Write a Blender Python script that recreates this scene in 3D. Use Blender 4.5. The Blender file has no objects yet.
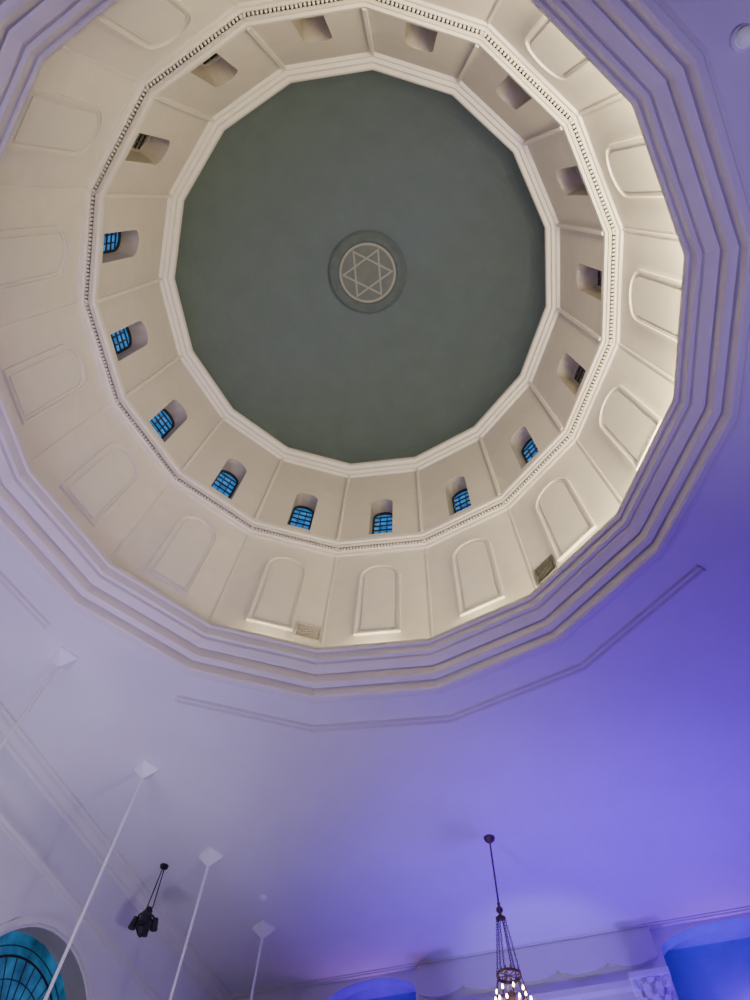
import bpy, bmesh
from math import *
from mathutils import Matrix, Vector
COL=bpy.context.scene.collection
AL=0.410; PH=0.1958-AL; EY=1.6
# ------------------------------------------------------------ materials
def mat(name,col,rough=.75,var=.06,scale=3.0,bump=.05,emit=None,es=0,metal=0,bscale=40):
    m=bpy.data.materials.new(name);m.use_nodes=True;nt=m.node_tree;N=nt.nodes;L=nt.links
    b=N['Principled BSDF'];b.inputs['Roughness'].default_value=rough;b.inputs['Metallic'].default_value=metal
    tc=N.new('ShaderNodeTexCoord');n=N.new('ShaderNodeTexNoise');n.inputs['Scale'].default_value=scale;n.inputs['Detail'].default_value=4
    L.new(tc.outputs['Object'],n.inputs['Vector'])
    r=N.new('ShaderNodeValToRGB');r.color_ramp.elements[0].position=.3;r.color_ramp.elements[1].position=.7
    r.color_ramp.elements[0].color=tuple(c*(1-var) for c in col)+(1,)
    r.color_ramp.elements[1].color=tuple(min(1,c*(1+var)) for c in col)+(1,)
    L.new(n.outputs['Fac'],r.inputs['Fac']);L.new(r.outputs['Color'],b.inputs['Base Color'])
    if bump:
        n2=N.new('ShaderNodeTexNoise');n2.inputs['Scale'].default_value=bscale;L.new(tc.outputs['Object'],n2.inputs['Vector'])
        bp=N.new('ShaderNodeBump');bp.inputs['Strength'].default_value=bump;bp.inputs['Distance'].default_value=.02
        L.new(n2.outputs['Fac'],bp.inputs['Height']);L.new(bp.outputs['Normal'],b.inputs['Normal'])
    if emit:
        if var>.15:
            r2=N.new('ShaderNodeValToRGB');r2.color_ramp.elements[0].position=.3;r2.color_ramp.elements[1].position=.7
            r2.color_ramp.elements[0].color=tuple(c*(1-var) for c in emit)+(1,);r2.color_ramp.elements[1].color=tuple(min(1,c*(1+var)) for c in emit)+(1,)
            L.new(n.outputs['Fac'],r2.inputs['Fac']);L.new(r2.outputs['Color'],b.inputs['Emission Color'])
        else: b.inputs['Emission Color'].default_value=emit+(1,)
        b.inputs['Emission Strength'].default_value=es
    return m
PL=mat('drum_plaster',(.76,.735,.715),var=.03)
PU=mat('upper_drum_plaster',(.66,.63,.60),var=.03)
REV=mat('shaded_reveal_plaster',(.44,.41,.385),.85,var=.05)  # reveals and some frames: shade painted in as a greyer plaster tone
PW=mat('white_plaster',(.78,.77,.79),var=.03,scale=.8)
PT=mat('trim_paint',(.78,.76,.74),.55,var=.02)
NB=mat('blue_lit_recess_paint',(.20,.03,.78),.8,var=.05)  # white recess walls, blue uplight put into the paint colour
DOME=mat('dome_paint',(.130,.178,.192),.95,var=.05,scale=1.5,bump=.25,bscale=9)
MEDD=mat('medallion_dark',(.11,.145,.148),.9,var=.1)
MEDL=mat('medallion_grey',(.155,.19,.185),.9,var=.1)
STAR=mat('star_paint',(.35,.37,.32),.8,var=.05)
BLK=mat('black_iron',(.012,.012,.014),.45,var=.1,bump=0)
GLASS=mat('blue_window_glass',(.02,.08,.16),.2,var=.35,scale=5,bump=0,emit=(.03,.22,.62),es=.8)
GDK=mat('dark_window_glass',(.20,.19,.19),.25,var=.2,scale=5,bump=0)
BIGG=mat('teal_stained_glass',(.02,.08,.14),.2,var=.6,scale=3,bump=0,emit=(.015,.12,.25),es=.55)
BRZ=mat('aged_bronze',(.16,.11,.07),.4,var=.2,metal=.7,bump=0)
BULB=mat('warm_bulb',(1,.8,.5),.3,var=0,bump=0,emit=(1,.74,.42),es=35)
LENS=mat('lamp_lens',(.8,.8,.8),.4,var=0,bump=0,emit=(.9,.9,1.0),es=.12)
WH=mat('white_enamel',(.92,.92,.92),.4,var=.02,bump=0)
VENT=mat('grille_metal',(.55,.53,.48),.5,var=.05,bump=0)
VDK=mat('dark_grille_metal',(.10,.10,.10),.5,var=.05,bump=0)
FLR=mat('carpet',(.10,.05,.06),.9,var=.2)
# ------------------------------------------------------------ mesh helpers
class MB:
    def __init__(s): s.v=[];s.f=[];s.m=[];s.mats=[];s.sm=[]
    def add(s,vf,mt,mx=None,smooth=False,pick=None):
        v,f=vf
        if mt not in s.mats:s.mats.append(mt)
        i=s.mats.index(mt);o=len(s.v)
        if pick:
            m2,fn=pick
            if m2 not in s.mats:s.mats.append(m2)
            i2=s.mats.index(m2)
        for q in f:
            s.f.append([o+a for a in q]);s.sm.append(smooth)
            s.m.append(i2 if pick and fn([v[a] for a in q]) else i)
        for p in v:
            p=Vector(p)
            if mx is not None:p=mx@p
            s.v.append(p)
        return s
    def obj(s,name,parent=None,label=None,cat=None,kind=None,group=None):
        me=bpy.data.meshes.new(name);me.from_pydata(s.v,[],s.f)
        for m in s.mats:me.materials.append(m)
        for p,i,sm in zip(me.polygons,s.m,s.sm):p.material_index=i;p.use_smooth=sm
        me.update()
        bm=bmesh.new();bm.from_mesh(me);bmesh.ops.recalc_face_normals(bm,faces=bm.faces);bm.to_mesh(me);bm.free()
        o=bpy.data.objects.new(name,me);COL.objects.link(o)
        if parent:o.parent=parent
        meta(o,label,cat,kind,group);return o
def meta(o,label=None,cat=None,kind=None,group=None):
    if label:o['label']=label
    if cat:o['category']=cat
    if kind:o['kind']=kind
    if group:o['group']=group
def empty(name,loc,label,cat,group=None):
    e=bpy.data.objects.new(name,None);e.empty_display_size=.1;e.location=loc;COL.objects.link(e);meta(e,label,cat,None,group);return e
def shape(outer,holes,depth):
    """flat filled outline with holes, extruded from z=-depth to 0"""
    cu=bpy.data.curves.new('t','CURVE');cu.dimensions='2D';cu.fill_mode='BOTH';cu.extrude=depth/2
    for pts in [outer]+holes:
        s=cu.splines.new('POLY');s.points.add(len(pts)-1)
        for i,p in enumerate(pts):s.points[i].co=(p[0],p[1],0,1)
        s.use_cyclic_u=True
    o=bpy.data.objects.new('t',cu);COL.objects.link(o)
    dg=bpy.context.evaluated_depsgraph_get();dg.update()
    me=bpy.data.meshes.new_from_object(o.evaluated_get(dg))
    v=[(a.co.x,a.co.y,a.co.z-depth/2) for a in me.vertices];f=[list(p.vertices) for p in me.polygons]
    bpy.data.objects.remove(o);bpy.data.curves.remove(cu);bpy.data.meshes.remove(me)
    return v,f
def arch(w,h,y0=0,n=14,x0=0,ry=None):
    r=w/2;ry=ry or r
    pts=[(x0-r,y0),(x0+r,y0)]
    for i in range(n+1):
        a=pi*i/n;pts.append((x0+r*cos(a),y0+h-ry+ry*sin(a)))
    return pts
def rect(x0,y0,x1,y1):return [(x0,y0),(x1,y0),(x1,y1),(x0,y1)]
def box(x0,y0,z0,x1,y1,z1):
    v=[(x,y,z) for x in(x0,x1) for y in(y0,y1) for z in(z0,z1)]
    return v,[[0,1,3,2],[4,6,7,5],[0,4,5,1],[2,3,7,6],[0,2,6,4],[1,5,7,3]]
def lathe(prof,n=24,cap=True):
    v=[];f=[];m=len(prof)
    for k in range(n):
        a=2*pi*k/n
        for r,z in prof:v.append((r*cos(a),r*sin(a),z))
    for k in range(n):
        for i in range(m-1):
            f.append([k*m+i,((k+1)%n)*m+i,((k+1)%n)*m+i+1,k*m+i+1])
    if cap:
        f.append([k*m for k in range(n)]);f.append([k*m+m-1 for k in range(n)])
    return v,f
def polyring(prof,k0=0,k1=16,n=16,ph=None):
    """sweep (R,z) profile around the 16-gon"""
    ph=PH if ph is None else ph
    v=[];f=[];m=len(prof);full=(k1-k0==n)
    cnt=n if full else k1-k0+1
    for k in range(cnt):
        a=ph-pi/n+(k0+k)*2*pi/n
        for r,z in prof:v.append((r*sin(a),r*cos(a),z))
    for k in range(n if full else cnt-1):
        j=(k+1)%cnt
        for i in range(m-1):f.append([k*m+i,j*m+i,j*m+i+1,k*m+i+1])
    return v,f
def tube(p0,p1,r,n=8,r2=None):
    p0=Vector(p0);p1=Vector(p1);d=p1-p0;q=d.to_track_quat('Z','Y').to_matrix().to_4x4()
    r2=r if r2 is None else r2
    v,f=lathe([(r,0),(r2,d.length)],n);M=Matrix.Translation(p0)@q
    return [tuple(M@Vector(a)) for a in v],f
def torus(R,r,n=32,m=8,z=0):
    v=[];f=[]
    for i in range(n):
        a=2*pi*i/n
        for j in range(m):
            b=2*pi*j/m;v.append(((R+r*cos(b))*cos(a),(R+r*cos(b))*sin(a),z+r*sin(b)))
    for i in range(n):
        for j in range(m):f.append([i*m+j,((i+1)%n)*m+j,((i+1)%n)*m+(j+1)%m,i*m+(j+1)%m])
    return v,f
def FM(k,r,z):
    """frame on drum face k: x tangent, y up, z towards the axis"""
    a=PH+k*pi/8
    t=Vector((cos(a),-sin(a),0));n=Vector((sin(a),cos(a),0))
    M=Matrix.Identity(4)
    M.col[0][:3]=t;M.col[1][:3]=(0,0,1);M.col[2][:3]=-n
    M.col[3][:3]=(n.x*r,n.y*r,z);return M
AP=cos(pi/16);SN=sin(pi/16)
Z=lambda h:EY+h
# ------------------------------------------------------------ dome
pr=[]
for i in range(25):
    a=pi/2*i/24;pr.append((5.25*cos(a),Z(17.5)+4.9*sin(a)))
pr[-1]=(.001,pr[-1][1])
MB().add(polyring(pr,0,32,32),DOME,smooth=False).obj('ceiling_dome',kind='structure',label='dark grey-green painted dome interior')
mt=None
med=MB().add(lathe([(.0,.05),(1.30,.05),(1.30,-.05),(1.22,-.10),(1.12,-.06),(1.0,-.06),(.96,-.03),(0,-.03)],64,False),MEDD,smooth=False)
e=empty('ceiling_medallion',(0,0,Z(22.2)),'round grey-green medallion with six-pointed star at dome apex','ceiling medallion')
med.obj('disc',e)
MB().add(lathe([(.0,-.034),(.90,-.034),(.90,-.045),(0,-.045)],64,False),MEDL).obj('inner_disc',e,label='lighter grey inner disc')
sm=MB()
sm.add(lathe([(.94,-.04),(.94,-.07),(.87,-.07),(.87,-.04)],64,False),STAR)
ro=radians(15)
for s in (0,1):
    R=.86;w=.055
    P=[(R*sin(ro+pi*s+2*pi*i/3),R*cos(ro+pi*s+2*pi*i/3)) for i in range(3)]
    q=(R-2*w)/R
    Q=[(x*q,y*q) for x,y in P]
    sm.add(shape(P,[Q],.03),STAR,Matrix.Translation((0,0,-.05+.001*s)))
sm.obj('star',e,label='pale six-pointed star outline with ring')
# ------------------------------------------------------------ upper drum
RU=5.25;au=RU*AP;wu=2*RU*SN;zb=Z(13.1);zt=Z(17.6)
WZ=.42;WHh=1.95;WW=.58;DEP=.43
face=shape(rect(-wu/2-.0,0,wu/2+.0,zt-zb),[arch(WW,WHh,WZ)],DEP)
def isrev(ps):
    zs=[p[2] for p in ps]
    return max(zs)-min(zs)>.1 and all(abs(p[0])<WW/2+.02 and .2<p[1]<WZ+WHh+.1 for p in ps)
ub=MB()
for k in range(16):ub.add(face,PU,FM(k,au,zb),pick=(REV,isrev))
ub.obj('wall_upper_drum',kind='structure',label='cream plaster drum wall with deep arched window niches')
rb=MB()
for k in range(16):
    a=PH+pi/16+k*pi/8
    M=Matrix.Translation((RU*sin(a),RU*cos(a),0))@Matrix.Rotation(-a,4,'Z')
    rb.add(box(-.035,-.08,Z(13.31),.035,.05,Z(17.16)),PT,M)
rb.obj('trim_1',kind='structure',label='slim vertical ribs at drum corners')
MB().add(polyring([(5.3,Z(17.12)),(5.17,Z(17.16)),(5.16,Z(17.24)),(5.08,Z(17.26)),(5.06,Z(17.36)),(4.98,Z(17.40)),(4.96,Z(17.44)),(4.96,Z(17.56)),(5.3,Z(17.6))]),PT).obj('trim_2',kind='structure',label='cream moulded rim below the dome')
# mid ring
MB().add(polyring([(5.6,Z(12.93)),(5.42,Z(12.94)),(5.41,Z(13.03)),(5.37,Z(13.05)),(5.365,Z(13.10)),(5.305,Z(13.10)),(5.28,Z(13.15)),(5.20,Z(13.18)),(5.20,Z(13.3)),(5.5,Z(13.32))]),PT).obj('trim_3',kind='structure',label='cream stepped ring moulding between drums')
bd=MB();bs=lathe([(.001,-.035),(.020,-.024),(.028,0),(.020,.024),(.001,.035)],8,False)
for k in range(16):
    M=FM(k,5.335*AP,Z(13.065));w=2*5.335*SN;n=28
    for i in range(n):
        bd.add(bs,PT,M@Matrix.Translation((-w/2+(i+.5)*w/n,0,0)),True)
bd.obj('trim_4',kind='structure',label='row of small beads along ring moulding')
# windows
fr=shape(arch(WW,WHh-.02),[arch(WW-.10,WHh-.17,.04,14,0,.17)],.05)
gl=shape(arch(WW,WHh-.02),[],.01)
for k in range(16):
    M=FM(k,au+DEP-.03,zb+WZ);dk=3<=k<=10
    e=empty('window_%d'%(k+1),M.translation,'small arched window with unlit dark panes' if dk else 'small arched window with blue panes and black bars','window');e['kind']='structure'
    e.matrix_world=M;bpy.context.view_layer.update()
    fm=REV if dk else BLK
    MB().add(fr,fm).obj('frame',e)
    MB().add(gl,GDK if dk else GLASS,Matrix.Translation((0,0,-.03))).obj('glass',e)
    mu=MB()
    for x in (-.09,.09):mu.add(box(x-.014,0,-.03,x+.014,WHh-.30,.0),BLK)
    for i in range(1,8):
        y=i*.235;mu.add(box(-WW/2+.04,y-.014,-.03,WW/2-.04,y+.014,.0),BLK)
    mu.obj('muntin',e)
# ------------------------------------------------------------ lower drum
RL=5.47;al=RL*AP;wl=2*RL*SN;zl0=Z(8.9);zl1=Z(13.0)
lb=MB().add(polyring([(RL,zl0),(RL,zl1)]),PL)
lb.obj('wall_lower_drum',kind='structure',label='cream plaster faceted lower drum wall')
rb=MB()
for k in range(16):
    a=PH+pi/16+k*pi/8
    M=Matrix.Translation((RL*sin(a),RL*cos(a),0))@Matrix.Rotation(-a,4,'Z')
    rb.add(box(-.018,-.030,Z(9.05),.018,.05,Z(12.95)),PT,M)
rb.obj('trim_9',kind='structure',label='thin vertical joint strips at lower drum corners')
PWD=.92;PHT=2.5
f1=shape(arch(PWD,PHT),[arch(PWD-.08,PHT-.08,.04)],.09)
f2=shape(arch(PWD-.08,PHT-.08,.04),[arch(PWD-.18,PHT-.18,.09)],.04)
f3=shape(arch(PWD-.26,PHT-.26,.13),[],.05)
for k in range(16):
    t=MB();M=FM(k,al,Z(9.86))
    t.add(f1,PT,M@Matrix.Translation((0,0,.055)));t.add(f2,PT,M@Matrix.Translation((0,0,.02)));t.add(f3,PT,M@Matrix.Translation((0,0,.030)))
    t.obj('trim_%d'%(10+k),kind='structure',label='arched blind panel moulding on drum wall')
# ------------------------------------------------------------ big cornice
CZ=8.42
MB().add(polyring([(5.6,Z(9.05)),(5.03,Z(9.05)),(5.0,Z(9.01)),(5.0,Z(8.93)),(5.03,Z(8.90)),(5.06,Z(8.94)),(5.08,Z(8.78)),
 (5.13,Z(8.76)),(5.15,Z(8.80)),(5.16,Z(8.72)),(5.26,Z(8.64)),(5.29,Z(8.635)),(5.30,Z(8.69)),(5.32,Z(8.69)),(5.33,Z(8.48)),(5.37,Z(8.45)),(5.43,Z(8.44)),(5.46,Z(8.50)),(5.47,Z(8.30)),(5.50,Z(8.27)),(5.58,Z(8.27)),(5.60,Z(8.35)),(5.62,Z(8.32)),(5.67,Z(8.33)),(5.69,Z(CZ))]),PT).obj('trim_5',kind='structure',label='deep stepped sixteen-sided cornice around the opening')
# ------------------------------------------------------------ ceiling
XW=7.9;YF=13.35;YB=-9.0
hole=[(5.66*sin(PH-pi/16+k*pi/8),5.66*cos(PH-pi/16+k*pi/8)) for k in range(16)]
MB().add(shape(rect(-XW-.3,YB,XW+.3,YF+1.5),[hole],.12),PW,Matrix.Translation((0,0,Z(CZ)+.12))).obj('ceiling',kind='structure')
def ctrim(name,k0,k1):
    p=[(6.26,Z(CZ)),(6.27,Z(CZ)-.06),(6.31,Z(CZ)-.06),(6.33,Z(CZ)-.01),(6.36,Z(CZ)-.01),(6.38,Z(CZ)-.06),(6.42,Z(CZ)-.06),(6.43,Z(CZ))]
    MB().add(polyring(p,k0,k1),PT).obj(name,kind='structure',label='thin double moulding line on the ceiling')
ctrim('trim_6',-1,3);ctrim('trim_7',11,14);ctrim('trim_8',3+1,7)
# ------------------------------------------------------------ walls
WM=Matrix(((0,0,1,-XW),(1,0,0,0),(0,1,0,0),(0,0,0,1)))  # local x->Y, y->Z, z->+X
wy=7.65
wo=arch(3.5,3.95,4.3,28,wy)
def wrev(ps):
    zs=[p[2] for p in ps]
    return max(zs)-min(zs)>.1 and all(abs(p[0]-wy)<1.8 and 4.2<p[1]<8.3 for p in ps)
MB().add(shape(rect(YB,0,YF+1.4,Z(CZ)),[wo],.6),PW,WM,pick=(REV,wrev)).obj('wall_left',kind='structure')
MB().add(box(XW,YB,0,XW+.3,YF+1.4,Z(CZ)),PW).obj('wall_right',kind='structure')
MB().add(box(-XW,YB,-.1,XW,YF+1.4,0),FLR).obj('floor',kind='structure')
def wcorn(x,s,name):
    pr=[(0,8.42),(.26,8.42),(.26,8.37),(.20,8.35),(.18,8.28),(.08,8.22),(.07,8.16),(0,8.14)]
    v=[];f=[]
    for y in (YB,YF):
        for a,h in pr:v.append((x+s*a,y,Z(h)))
    n=len(pr)
    for i in range(n-1):f.append([i,i+1,n+i+1,n+i])
    pr2=[(0,7.30),(.08,7.28),(.09,7.22),(.03,7.2),(.02,7.14),(0,7.13)]
    o=len(v)
    for y in (YB,YF):
        for a,h in pr2:v.append((x+s*a,y,Z(h)))
    n=len(pr2)
    for i in range(n-1):f.append([o+i,o+i+1,o+n+i+1,o+n+i])
    MB().add((v,f),PT).obj(name,kind='structure',label='white crown moulding with lower picture rail')
wcorn(-XW,1,'trim_30');wcorn(XW,-1,'trim_31')
# big arched stained-glass window in left wall
M=WM@Matrix.Translation((wy,4.3,0))
MB().add(shape(arch(3.84,4.12),[arch(3.60,4.00,0)],.06),PT,M@Matrix.Translation((0,0,.06))).obj('trim_32',kind='structure',label='white arched window surround')
e=empty('window_20',(0,0,0),'large arched window with teal stained glass and dark leading','window');e['kind']='structure';e.matrix_world=M@Matrix.Translation((0,0,-.36));bpy.context.view_layer.update()
MB().add(shape(arch(3.5,3.95),[arch(3.36,3.88,.12)],.10),REV).obj('frame',e)
MB().add(shape(arch(3.5,3.95),[],.01),BIGG,Matrix.Translation((0,0,-.06))).obj('glass',e)
mu=MB();sp=3.95-1.75
for i in range(1,18):
    a=pi*i/18;mu.add(tube((0.4*cos(a),sp+.4*sin(a),-.05),(1.40*cos(a),sp+1.40*sin(a),-.05),.009,6),BLK)
for r,w in ((.4,.009),(.75,.009),(1.08,.009),(1.40,.02),(1.55,.009)):
    for i in range(28):
        a=pi*i/28;b=pi*(i+1)/28;mu.add(tube((r*cos(a),sp+r*sin(a),-.05),(r*cos(b),sp+r*sin(b),-.05),w,6),BLK)
for x in (-1.1,-.55,0,.55,1.1):mu.add(box(x-.02,0,-.07,x+.02,sp,-.03),BLK)
for y in (.55,1.1,1.65,sp):mu.add(box(-1.65,y-.02,-.07,1.65,y+.02,-.03),BLK)
mu.obj('muntin',e,label='dark radial leading bars')
# far wall with arched recesses, blue light painted into their colour
FMX=Matrix(((1,0,0,0),(0,0,-1,YF),(0,1,0,0),(0,0,0,1)))  # local z-> -Y
NS=[(-5.2,-3.05),(2.3,5.2)]
def niche(x0,x1):
    return arch(x1-x0,8.42,1.5,24,(x0+x1)/2,.38)
def nrev(ps):
    zs=[p[2] for p in ps]
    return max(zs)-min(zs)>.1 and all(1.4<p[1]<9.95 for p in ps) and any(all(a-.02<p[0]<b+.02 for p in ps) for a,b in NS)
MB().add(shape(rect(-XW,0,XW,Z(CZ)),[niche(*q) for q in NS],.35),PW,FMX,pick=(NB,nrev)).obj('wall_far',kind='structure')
MB().add(box(-XW,YF+.9,0,XW,YF+1.1,Z(CZ)),NB).add(box(-XW,YF+.36,Z(CZ)-.03,XW,YF+.9,Z(CZ)-.005),NB).obj('wall_far_recess',kind='structure',label='recess behind the arches with blue uplight painted into its colour')
# central band with scalloped lower edge
pts=[(2.2,.66),(-3.0,.66)]
n=100;lo=[]
for i in range(n+1):
    t=i/n;x=-3.0+5.2*t
    s=abs(sin(t*pi*5.0));lo.append((x,.17-.17*(s**.6)))
MB().add(shape(pts+lo,[],.12),PT,FMX@Matrix.Translation((0,Z(7.70),.12))).obj('trim_33',kind='structure',label='white scalloped band over columns')
MB().add(box(-2.97,YF-.20,Z(7.30),2.17,YF,Z(7.42)),PT).add(box(-2.97,YF-.12,Z(7.42),2.17,YF,Z(7.50)),PT).obj('trim_34',kind='structure',label='white cornice bands on the far wall')
MB().add(box(-XW,YF-.10,Z(8.37),XW,YF,Z(8.42)),PT).add(box(-XW,YF-.15,Z(8.395),XW,YF,Z(8.42)),PT).obj('trim_35',kind='structure',label='thin crown moulding on far wall')
for cx in (-2.55,1.90):
    e=empty('column',(cx,YF-.30,0),'white fluted column with leafy carved capital','column','columns flanking the ark')
    c=MB()
    for i in range(1):
        v=[];f=[];nn=48
        for j in range(nn):
            a=2*pi*j/nn;r=.26 if j%4 in(0,1) else .24
            v.append((r*cos(a),r*sin(a),.3));v.append((r*.88*cos(a),r*.88*sin(a),Z(6.62)))
        for j in range(nn):f.append([2*j,2*((j+1)%nn),2*((j+1)%nn)+1,2*j+1])
        c.add((v,f),PT)
    c.add(lathe([(.34,0),(.34,.12),(.30,.14),(.32,.2),(.28,.26),(.28,.3)],32),PT)
    c.obj('shaft',e)
    c=MB();z0=0;S=Matrix.Translation((0,0,Z(6.62)))@Matrix.Scale(1.24,4)
    c.add(lathe([(.19,z0),(.21,z0+.03),(.18,z0+.06),(.18,z0+.2),(.22,z0+.4),(.27,z0+.46)],32),WH,S)
    c.add(box(-.31,-.31,z0+.47,.31,.31,z0+.55),WH,S)
    for row,(zz,rr,nn) in enumerate([(z0+.06,.19,8),(z0+.22,.21,8)]):
        for j in range(nn):
            a=2*pi*(j+.5*row)/nn;M=S@Matrix.Rotation(a,4,'Z')
            v=[(rr,-.06,zz),(rr,.06,zz),(rr+.02,-.07,zz+.1),(rr+.02,.07,zz+.1),(rr+.07,-.04,zz+.18),(rr+.07,.04,zz+.18),(rr+.11,0,zz+.14),(rr+.035,0,zz+.1)]
            c.add((v,[[0,1,7],[0,7,2],[1,3,7],[2,7,4],[3,5,7],[4,7,5],[4,5,6]]),WH,M)
    for j in range(4):
        a=pi/4+j*pi/2
        c.add(torus(.06,.025,14,6),WH,S@Matrix.Rotation(a,4,'Z')@Matrix.Translation((.31,0,z0+.4))@Matrix.Rotation(pi/2,4,'X'),True)
    c.obj('capital',e,label='carved leafy capital')
# ------------------------------------------------------------ ceiling rods
ZC=Z(CZ)
for i,(x,y) in enumerate([(-5.98,2.99),(-5.90,5.78),(-5.85,8.43),(-5.79,10.98)]):
    e=empty('suspension_rod',(x,y,ZC),'thin white rod hanging from pyramid-shaped ceiling canopy','hanging rod','white rods hanging from the ceiling')
    c=MB().add(lathe([(.0,0),(.25,0),(.25,-.05),(.05,-.22),(.03,-.24),(0,-.24)],4,False),WH,Matrix.Rotation(.3,4,'Z')).obj('canopy',e)
    MB().add(tube((0,0,-.2),(0,0,-6.6),.025,10),WH).add(lathe([(.001,-6.6),(.06,-6.62),(.06,-6.7),(.001,-6.72)],12,False),WH).obj('rod',e)
# smoke detector
MB().add(lathe([(.001,0),(.09,0),(.09,-.03),(.06,-.06),(.001,-.065)],20,False),WH,Matrix.Translation((-5.36,10.0,ZC))).obj('smoke_detector',label='small round white smoke detector on the ceiling',cat='smoke detector')
# ------------------------------------------------------------ hanging black stage light
e=empty('hanging_lantern',(-6.95,8.45,ZC),'black iron lamp cluster hanging on two thin cables','hanging lamp')
MB().add(lathe([(.001,0),(.09,0),(.08,-.04),(.02,-.07),(.001,-.07)],16,False),BLK).obj('canopy',e)
MB().add(tube((-.02,0,-.04),(-.07,0,-.88),.012,6),BLK).add(tube((.02,0,-.04),(.07,0,-.88),.012,6),BLK).obj('cable',e)
b=MB();b.add(lathe([(.001,-.84),(.05,-.86),(.08,-.92),(.06,-.98),(.10,-1.02),(.13,-1.08),(.13,-1.28),(.07,-1.36),(.001,-1.42)],8,False),BLK)
b.add(torus(.15,.018,20,6,-1.05),BLK);b.obj('body',e)
for j in range(4):
    a=j*pi/2+.4;p=Vector((.10*cos(a),.10*sin(a),-1.08));q=p+Vector((.09*cos(a),.09*sin(a),-.03))
    s=MB().add(tube(p,q,.02,8),BLK)
    s.add(tube(q+Vector((0,0,.05)),q+Vector((.02*cos(a),.02*sin(a),-.15)),.05,10,.075),BLK);s.obj('spotlight_head',e)
# ------------------------------------------------------------ chandelier
ch=empty('chandelier',(-.29,9.59,ZC),'bronze chandelier with chains and lit candle bulbs','chandelier')
MB().add(lathe([(.001,0),(.11,0),(.10,-.04),(.04,-.10),(.001,-.12)],20,False),BRZ).obj('canopy',ch)
MB().add(tube((0,0,-.08),(0,0,-1.30),.016,8),BRZ).add(lathe([(.001,-1.25),(.03,-1.28),(.02,-1.33),(.06,-1.38),(.06,-1.42),(.02,-1.46),(.04,-1.50),(.09,-1.54),(.001,-1.56)],16,False),BRZ,smooth=True).obj('stem',ch)
R1=.19;z1=-2.45;R2=.34;z2=-3.10
for j in range(6):
    a=2*pi*j/6;m=MB();p=Vector((.07*cos(a),.07*sin(a),-1.54));q=Vector((R1*cos(a),R1*sin(a),z1))
    d=(q-p);n=20
    for i in range(n):
        c0=p+d*((i+.5)/n);M=Matrix.Translation(c0)@d.to_track_quat('X','Z').to_matrix().to_4x4()@Matrix.Rotation(pi/2*(i%2),4,'X')@Matrix.Scale(1.7,4,(1,0,0))
        m.add(torus(.015,.005,8,5),BRZ,M,True)
    m.obj('chain',ch)
m=MB()
for R,z in ((R1,z1),(R2,z2)):
    m.add(lathe([(R-.010,z-.02),(R+.010,z-.02),(R+.016,z),(R+.010,z+.02),(R-.010,z+.02),(R-.010,z-.02)],40,False),BRZ)
    for j in range(16):
        a=2*pi*j/16;m.add(lathe([(.001,-.02),(.014,0),(.006,.02),(.010,.035),(.001,.05)],8,False),BRZ,Matrix.Translation((R*cos(a),R*sin(a),z+.02)),True)
for j in range(8):
    a=2*pi*j/8;m.add(tube((R1*cos(a),R1*sin(a),z1),(R2*cos(a),R2*sin(a),z2),.008,6),BRZ)
m.add(lathe([(.001,z1-.2),(.05,z1-.25),(.10,z1-.45),(.05,z2),(.001,z2-.15)],16,False),BRZ,smooth=True)
for j in range(4):
    a=pi*j/4;m.add(tube((R1*cos(a),R1*sin(a),z1),(-R1*cos(a),-R1*sin(a),z1),.008,6),BRZ)
m.obj('ring_frame',ch)
for (R,z,n) in ((R2,z2,14),(.14,z1-.40,8)):
    for j in range(n):
        a=2*pi*(j+.5)/n
        m=MB().add(tube((R*cos(a),R*sin(a),z),((R+.09)*cos(a),(R+.09)*sin(a),z+.02),.01,6),BRZ)
        M=Matrix.Translation(((R+.09)*cos(a),(R+.09)*sin(a),z+.02))
        m.add(lathe([(.001,-.02),(.035,0),(.04,.015),(.014,.02),(.014,.10),(.001,.10)],10,False),BRZ,M)
        c=m.obj('candle_arm',ch)
        MB().add(lathe([(.001,.10),(.014,.115),(.018,.135),(.010,.16),(.001,.175)],10,False),BULB,M,True).obj('bulb',c)
# ------------------------------------------------------------ vents
def vent(k,xo,h,w,ht,mt,label):
    m=MB();m.add(shape(rect(-w/2,0,w/2,ht),[rect(-w/2+.03,.03,w/2-.03,ht-.03)],.04),mt,Matrix.Translation((0,0,.04)))
    n=int(ht/.05)
    for i in range(1,n):m.add(box(-w/2+.02,i*ht/n-.012,0.0,w/2-.02,i*ht/n+.006,.03),mt)
    m.add(box(-w/2+.02,.02,-.0,w/2-.02,ht-.02,.006),VDK)
    o=m.obj('vent_grille',label=label,cat='vent');o.matrix_world=FM(k,al,Z(h))@Matrix.Translation((xo,0,0))
# wall lamp near the cornice
e=empty('ceiling_lamp',(5.66,-2.04,ZC),'small round white lamp fixed to the ceiling','ceiling lamp')
MB().add(lathe([(.001,0),(.12,0),(.13,-.05),(.10,-.08),(.001,-.08)],20,False),WH).obj('base',e)
MB().add(lathe([(.001,-.08),(.09,-.08),(.10,-.13),(.05,-.18),(.001,-.19)],20,False),LENS,smooth=True).obj('lens',e)
vent(-1,.76,9.72,.52,.44,VENT,'pale metal vent grille low on the drum wall')
vent(2,-.76,9.74,.46,.46,VDK,'dark metal vent grille low on the drum wall')
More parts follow.
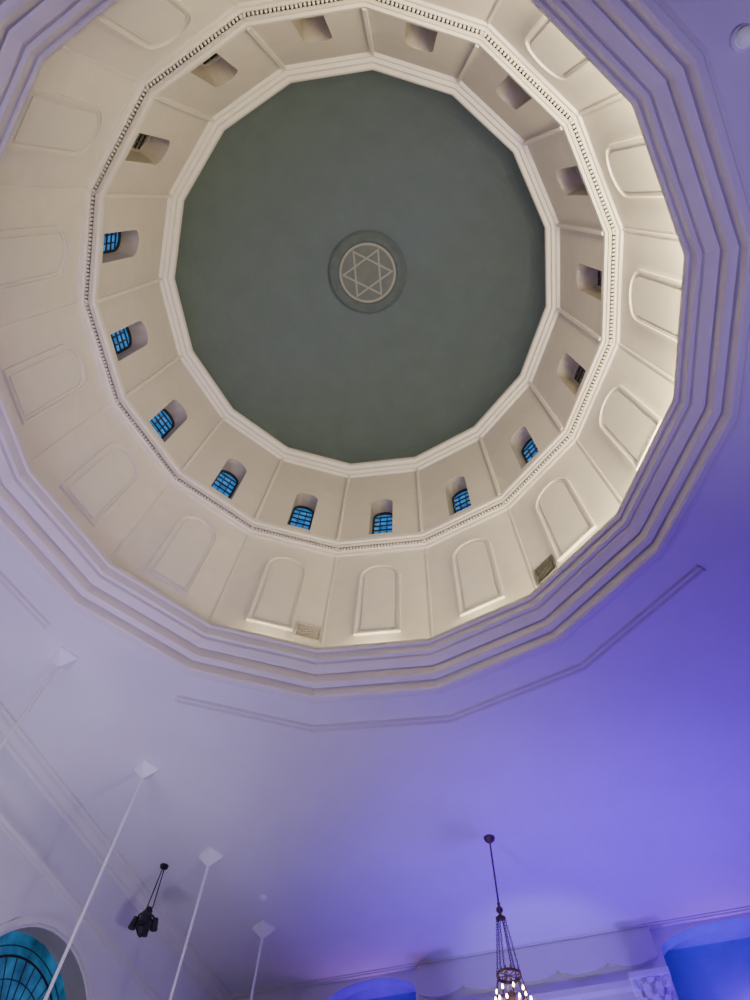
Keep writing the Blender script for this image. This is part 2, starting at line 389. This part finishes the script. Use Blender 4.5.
# ------------------------------------------------------------ lights
def area(loc,tgt,size,col,e,sy=None,spread=None):
    l=bpy.data.lights.new('lamp','AREA');l.energy=e;l.color=col;l.size=size
    if sy:l.shape='RECTANGLE';l.size_y=sy
    if spread:l.spread=radians(spread)
    o=bpy.data.objects.new('lamp',l);o.location=loc
    o.rotation_euler=(Vector(tgt)-Vector(loc)).to_track_quat('-Z','Y').to_euler();COL.objects.link(o);return o
def ledge(k,e,size=1.6):
    M=FM(k,5.2,Z(9.10))
    l=bpy.data.lights.new('uplight','AREA');l.energy=e;l.color=(1,.82,.43);l.shape='RECTANGLE';l.size=size;l.size_y=.08
    o=bpy.data.objects.new('uplight',l);COL.objects.link(o)
    o.matrix_world=M@Matrix.Rotation(radians(90),4,'X')
    return o
for k,en in {-1:14,0:24,1:26,2:42,3:95,4:180,5:240,6:180,7:45,8:4}.items():ledge(k,en,.4 if k<2 else 1.6)
def spot(loc,tgt,col,e,ang,blend,rad):
    l=bpy.data.lights.new('spot','SPOT');l.energy=e;l.color=col;l.spot_size=radians(ang);l.spot_blend=blend;l.shadow_soft_size=rad
    o=bpy.data.objects.new('spot',l);o.location=loc
    o.rotation_euler=(Vector(tgt)-Vector(loc)).to_track_quat('-Z','Y').to_euler();COL.objects.link(o)
spot((.3,-.2,.5),(0.02,0,10.4),(.78,.66,1.0),680,51.5,.05,.1)  # unseen fill from below, added to lift the drum walls
spot((2.8,-.6,.5),(-4.6,.4,11.8),(.66,.44,1.0),1150,36,.8,.2)  # added unseen spot, brightens the left lower drum wall
# violet stage uplights, with added fill lights among them
spot((4.6,11.2,4.2),(4.2,10.4,10),(.10,.0,1.0),850,105,1,.4)
spot((-2.4,12.0,4.5),(-1.6,11.4,10),(.10,.0,1.0),560,95,1,.4)
spot((1.2,10.6,1.5),(1.3,10.9,10),(.13,.0,1.0),2100,70,1,.5)
spot((3.4,6.8,.8),(3.8,7.4,10),(.19,.02,1.0),1500,80,1,.5)
spot((3.8,0.0,.8),(5.9,-.4,9),(.46,.33,1.0),1400,60,1,.4)  # added lavender fill for the right cornice, no visible fixture
area((-5.0,2.0,.8),(-5.8,3.2,10),2.0,(.68,.57,1.0),120,spread=105)  # unseen fill added for the left ceiling
area((-1.5,-5,.8),(-2.5,-2,10),2.0,(.68,.55,1.0),120,spread=90)  # unseen fill added for the cornice underside
spot((-2.4,5.2,.8),(-2.8,6.6,10),(.55,.42,1.0),600,72,1,.5)  # added fill for the centre ceiling, source unseen
spot((2.5,3.4,2.6),(-7.0,6.8,7.4),(.90,.88,1.0),760,50,.8,.5)  # unseen side light added to brighten rods and left wall
spot((0,1.0,3.0),(-6.0,3.0,8.4),(.92,.90,1.0),330,26,.8,.3)  # extra unseen spot, added for the first rod
spot((-.4,8.0,2.0),(-.2,13.3,9.3),(.80,.76,1.0),620,30,.8,.3)  # front fill added to make the far band paler, source unseen
for x in (-4.1,3.7):area((x,YF+.62,8.3),(x,YF+.66,10),.45,(.6,.20,1.0),16)
w=bpy.data.worlds.new('w');bpy.context.scene.world=w;w.use_nodes=True
w.node_tree.nodes['Background'].inputs[0].default_value=(.6,.55,.75,1);w.node_tree.nodes['Background'].inputs[1].default_value=.01
# ------------------------------------------------------------ camera
t,r=.449,.07461
ri=Vector((1,0,0));upv=Vector((0,-cos(t),sin(t)));lk=Vector((0,sin(t),cos(t)))
m0=ri*cos(r)+upv*sin(r);m1=-ri*sin(r)+upv*cos(r)
def W(v):return Vector((v.x*cos(AL)-v.y*sin(AL),v.x*sin(AL)+v.y*cos(AL),v.z))
m0,m1,m2=W(m0),W(m1),W(lk);pos=W(Vector((.8082,-2.352,0)));pos.z=EY
M=Matrix.Identity(4);M.col[0][:3]=m0;M.col[1][:3]=m1;M.col[2][:3]=-m2;M.col[3][:3]=pos
cd=bpy.data.cameras.new('camera');cd.sensor_fit='VERTICAL';cd.sensor_height=36;cd.lens=36*.6312;cd.clip_end=200
co=bpy.data.objects.new('camera',cd);COL.objects.link(co);co.matrix_world=M;bpy.context.scene.camera=co
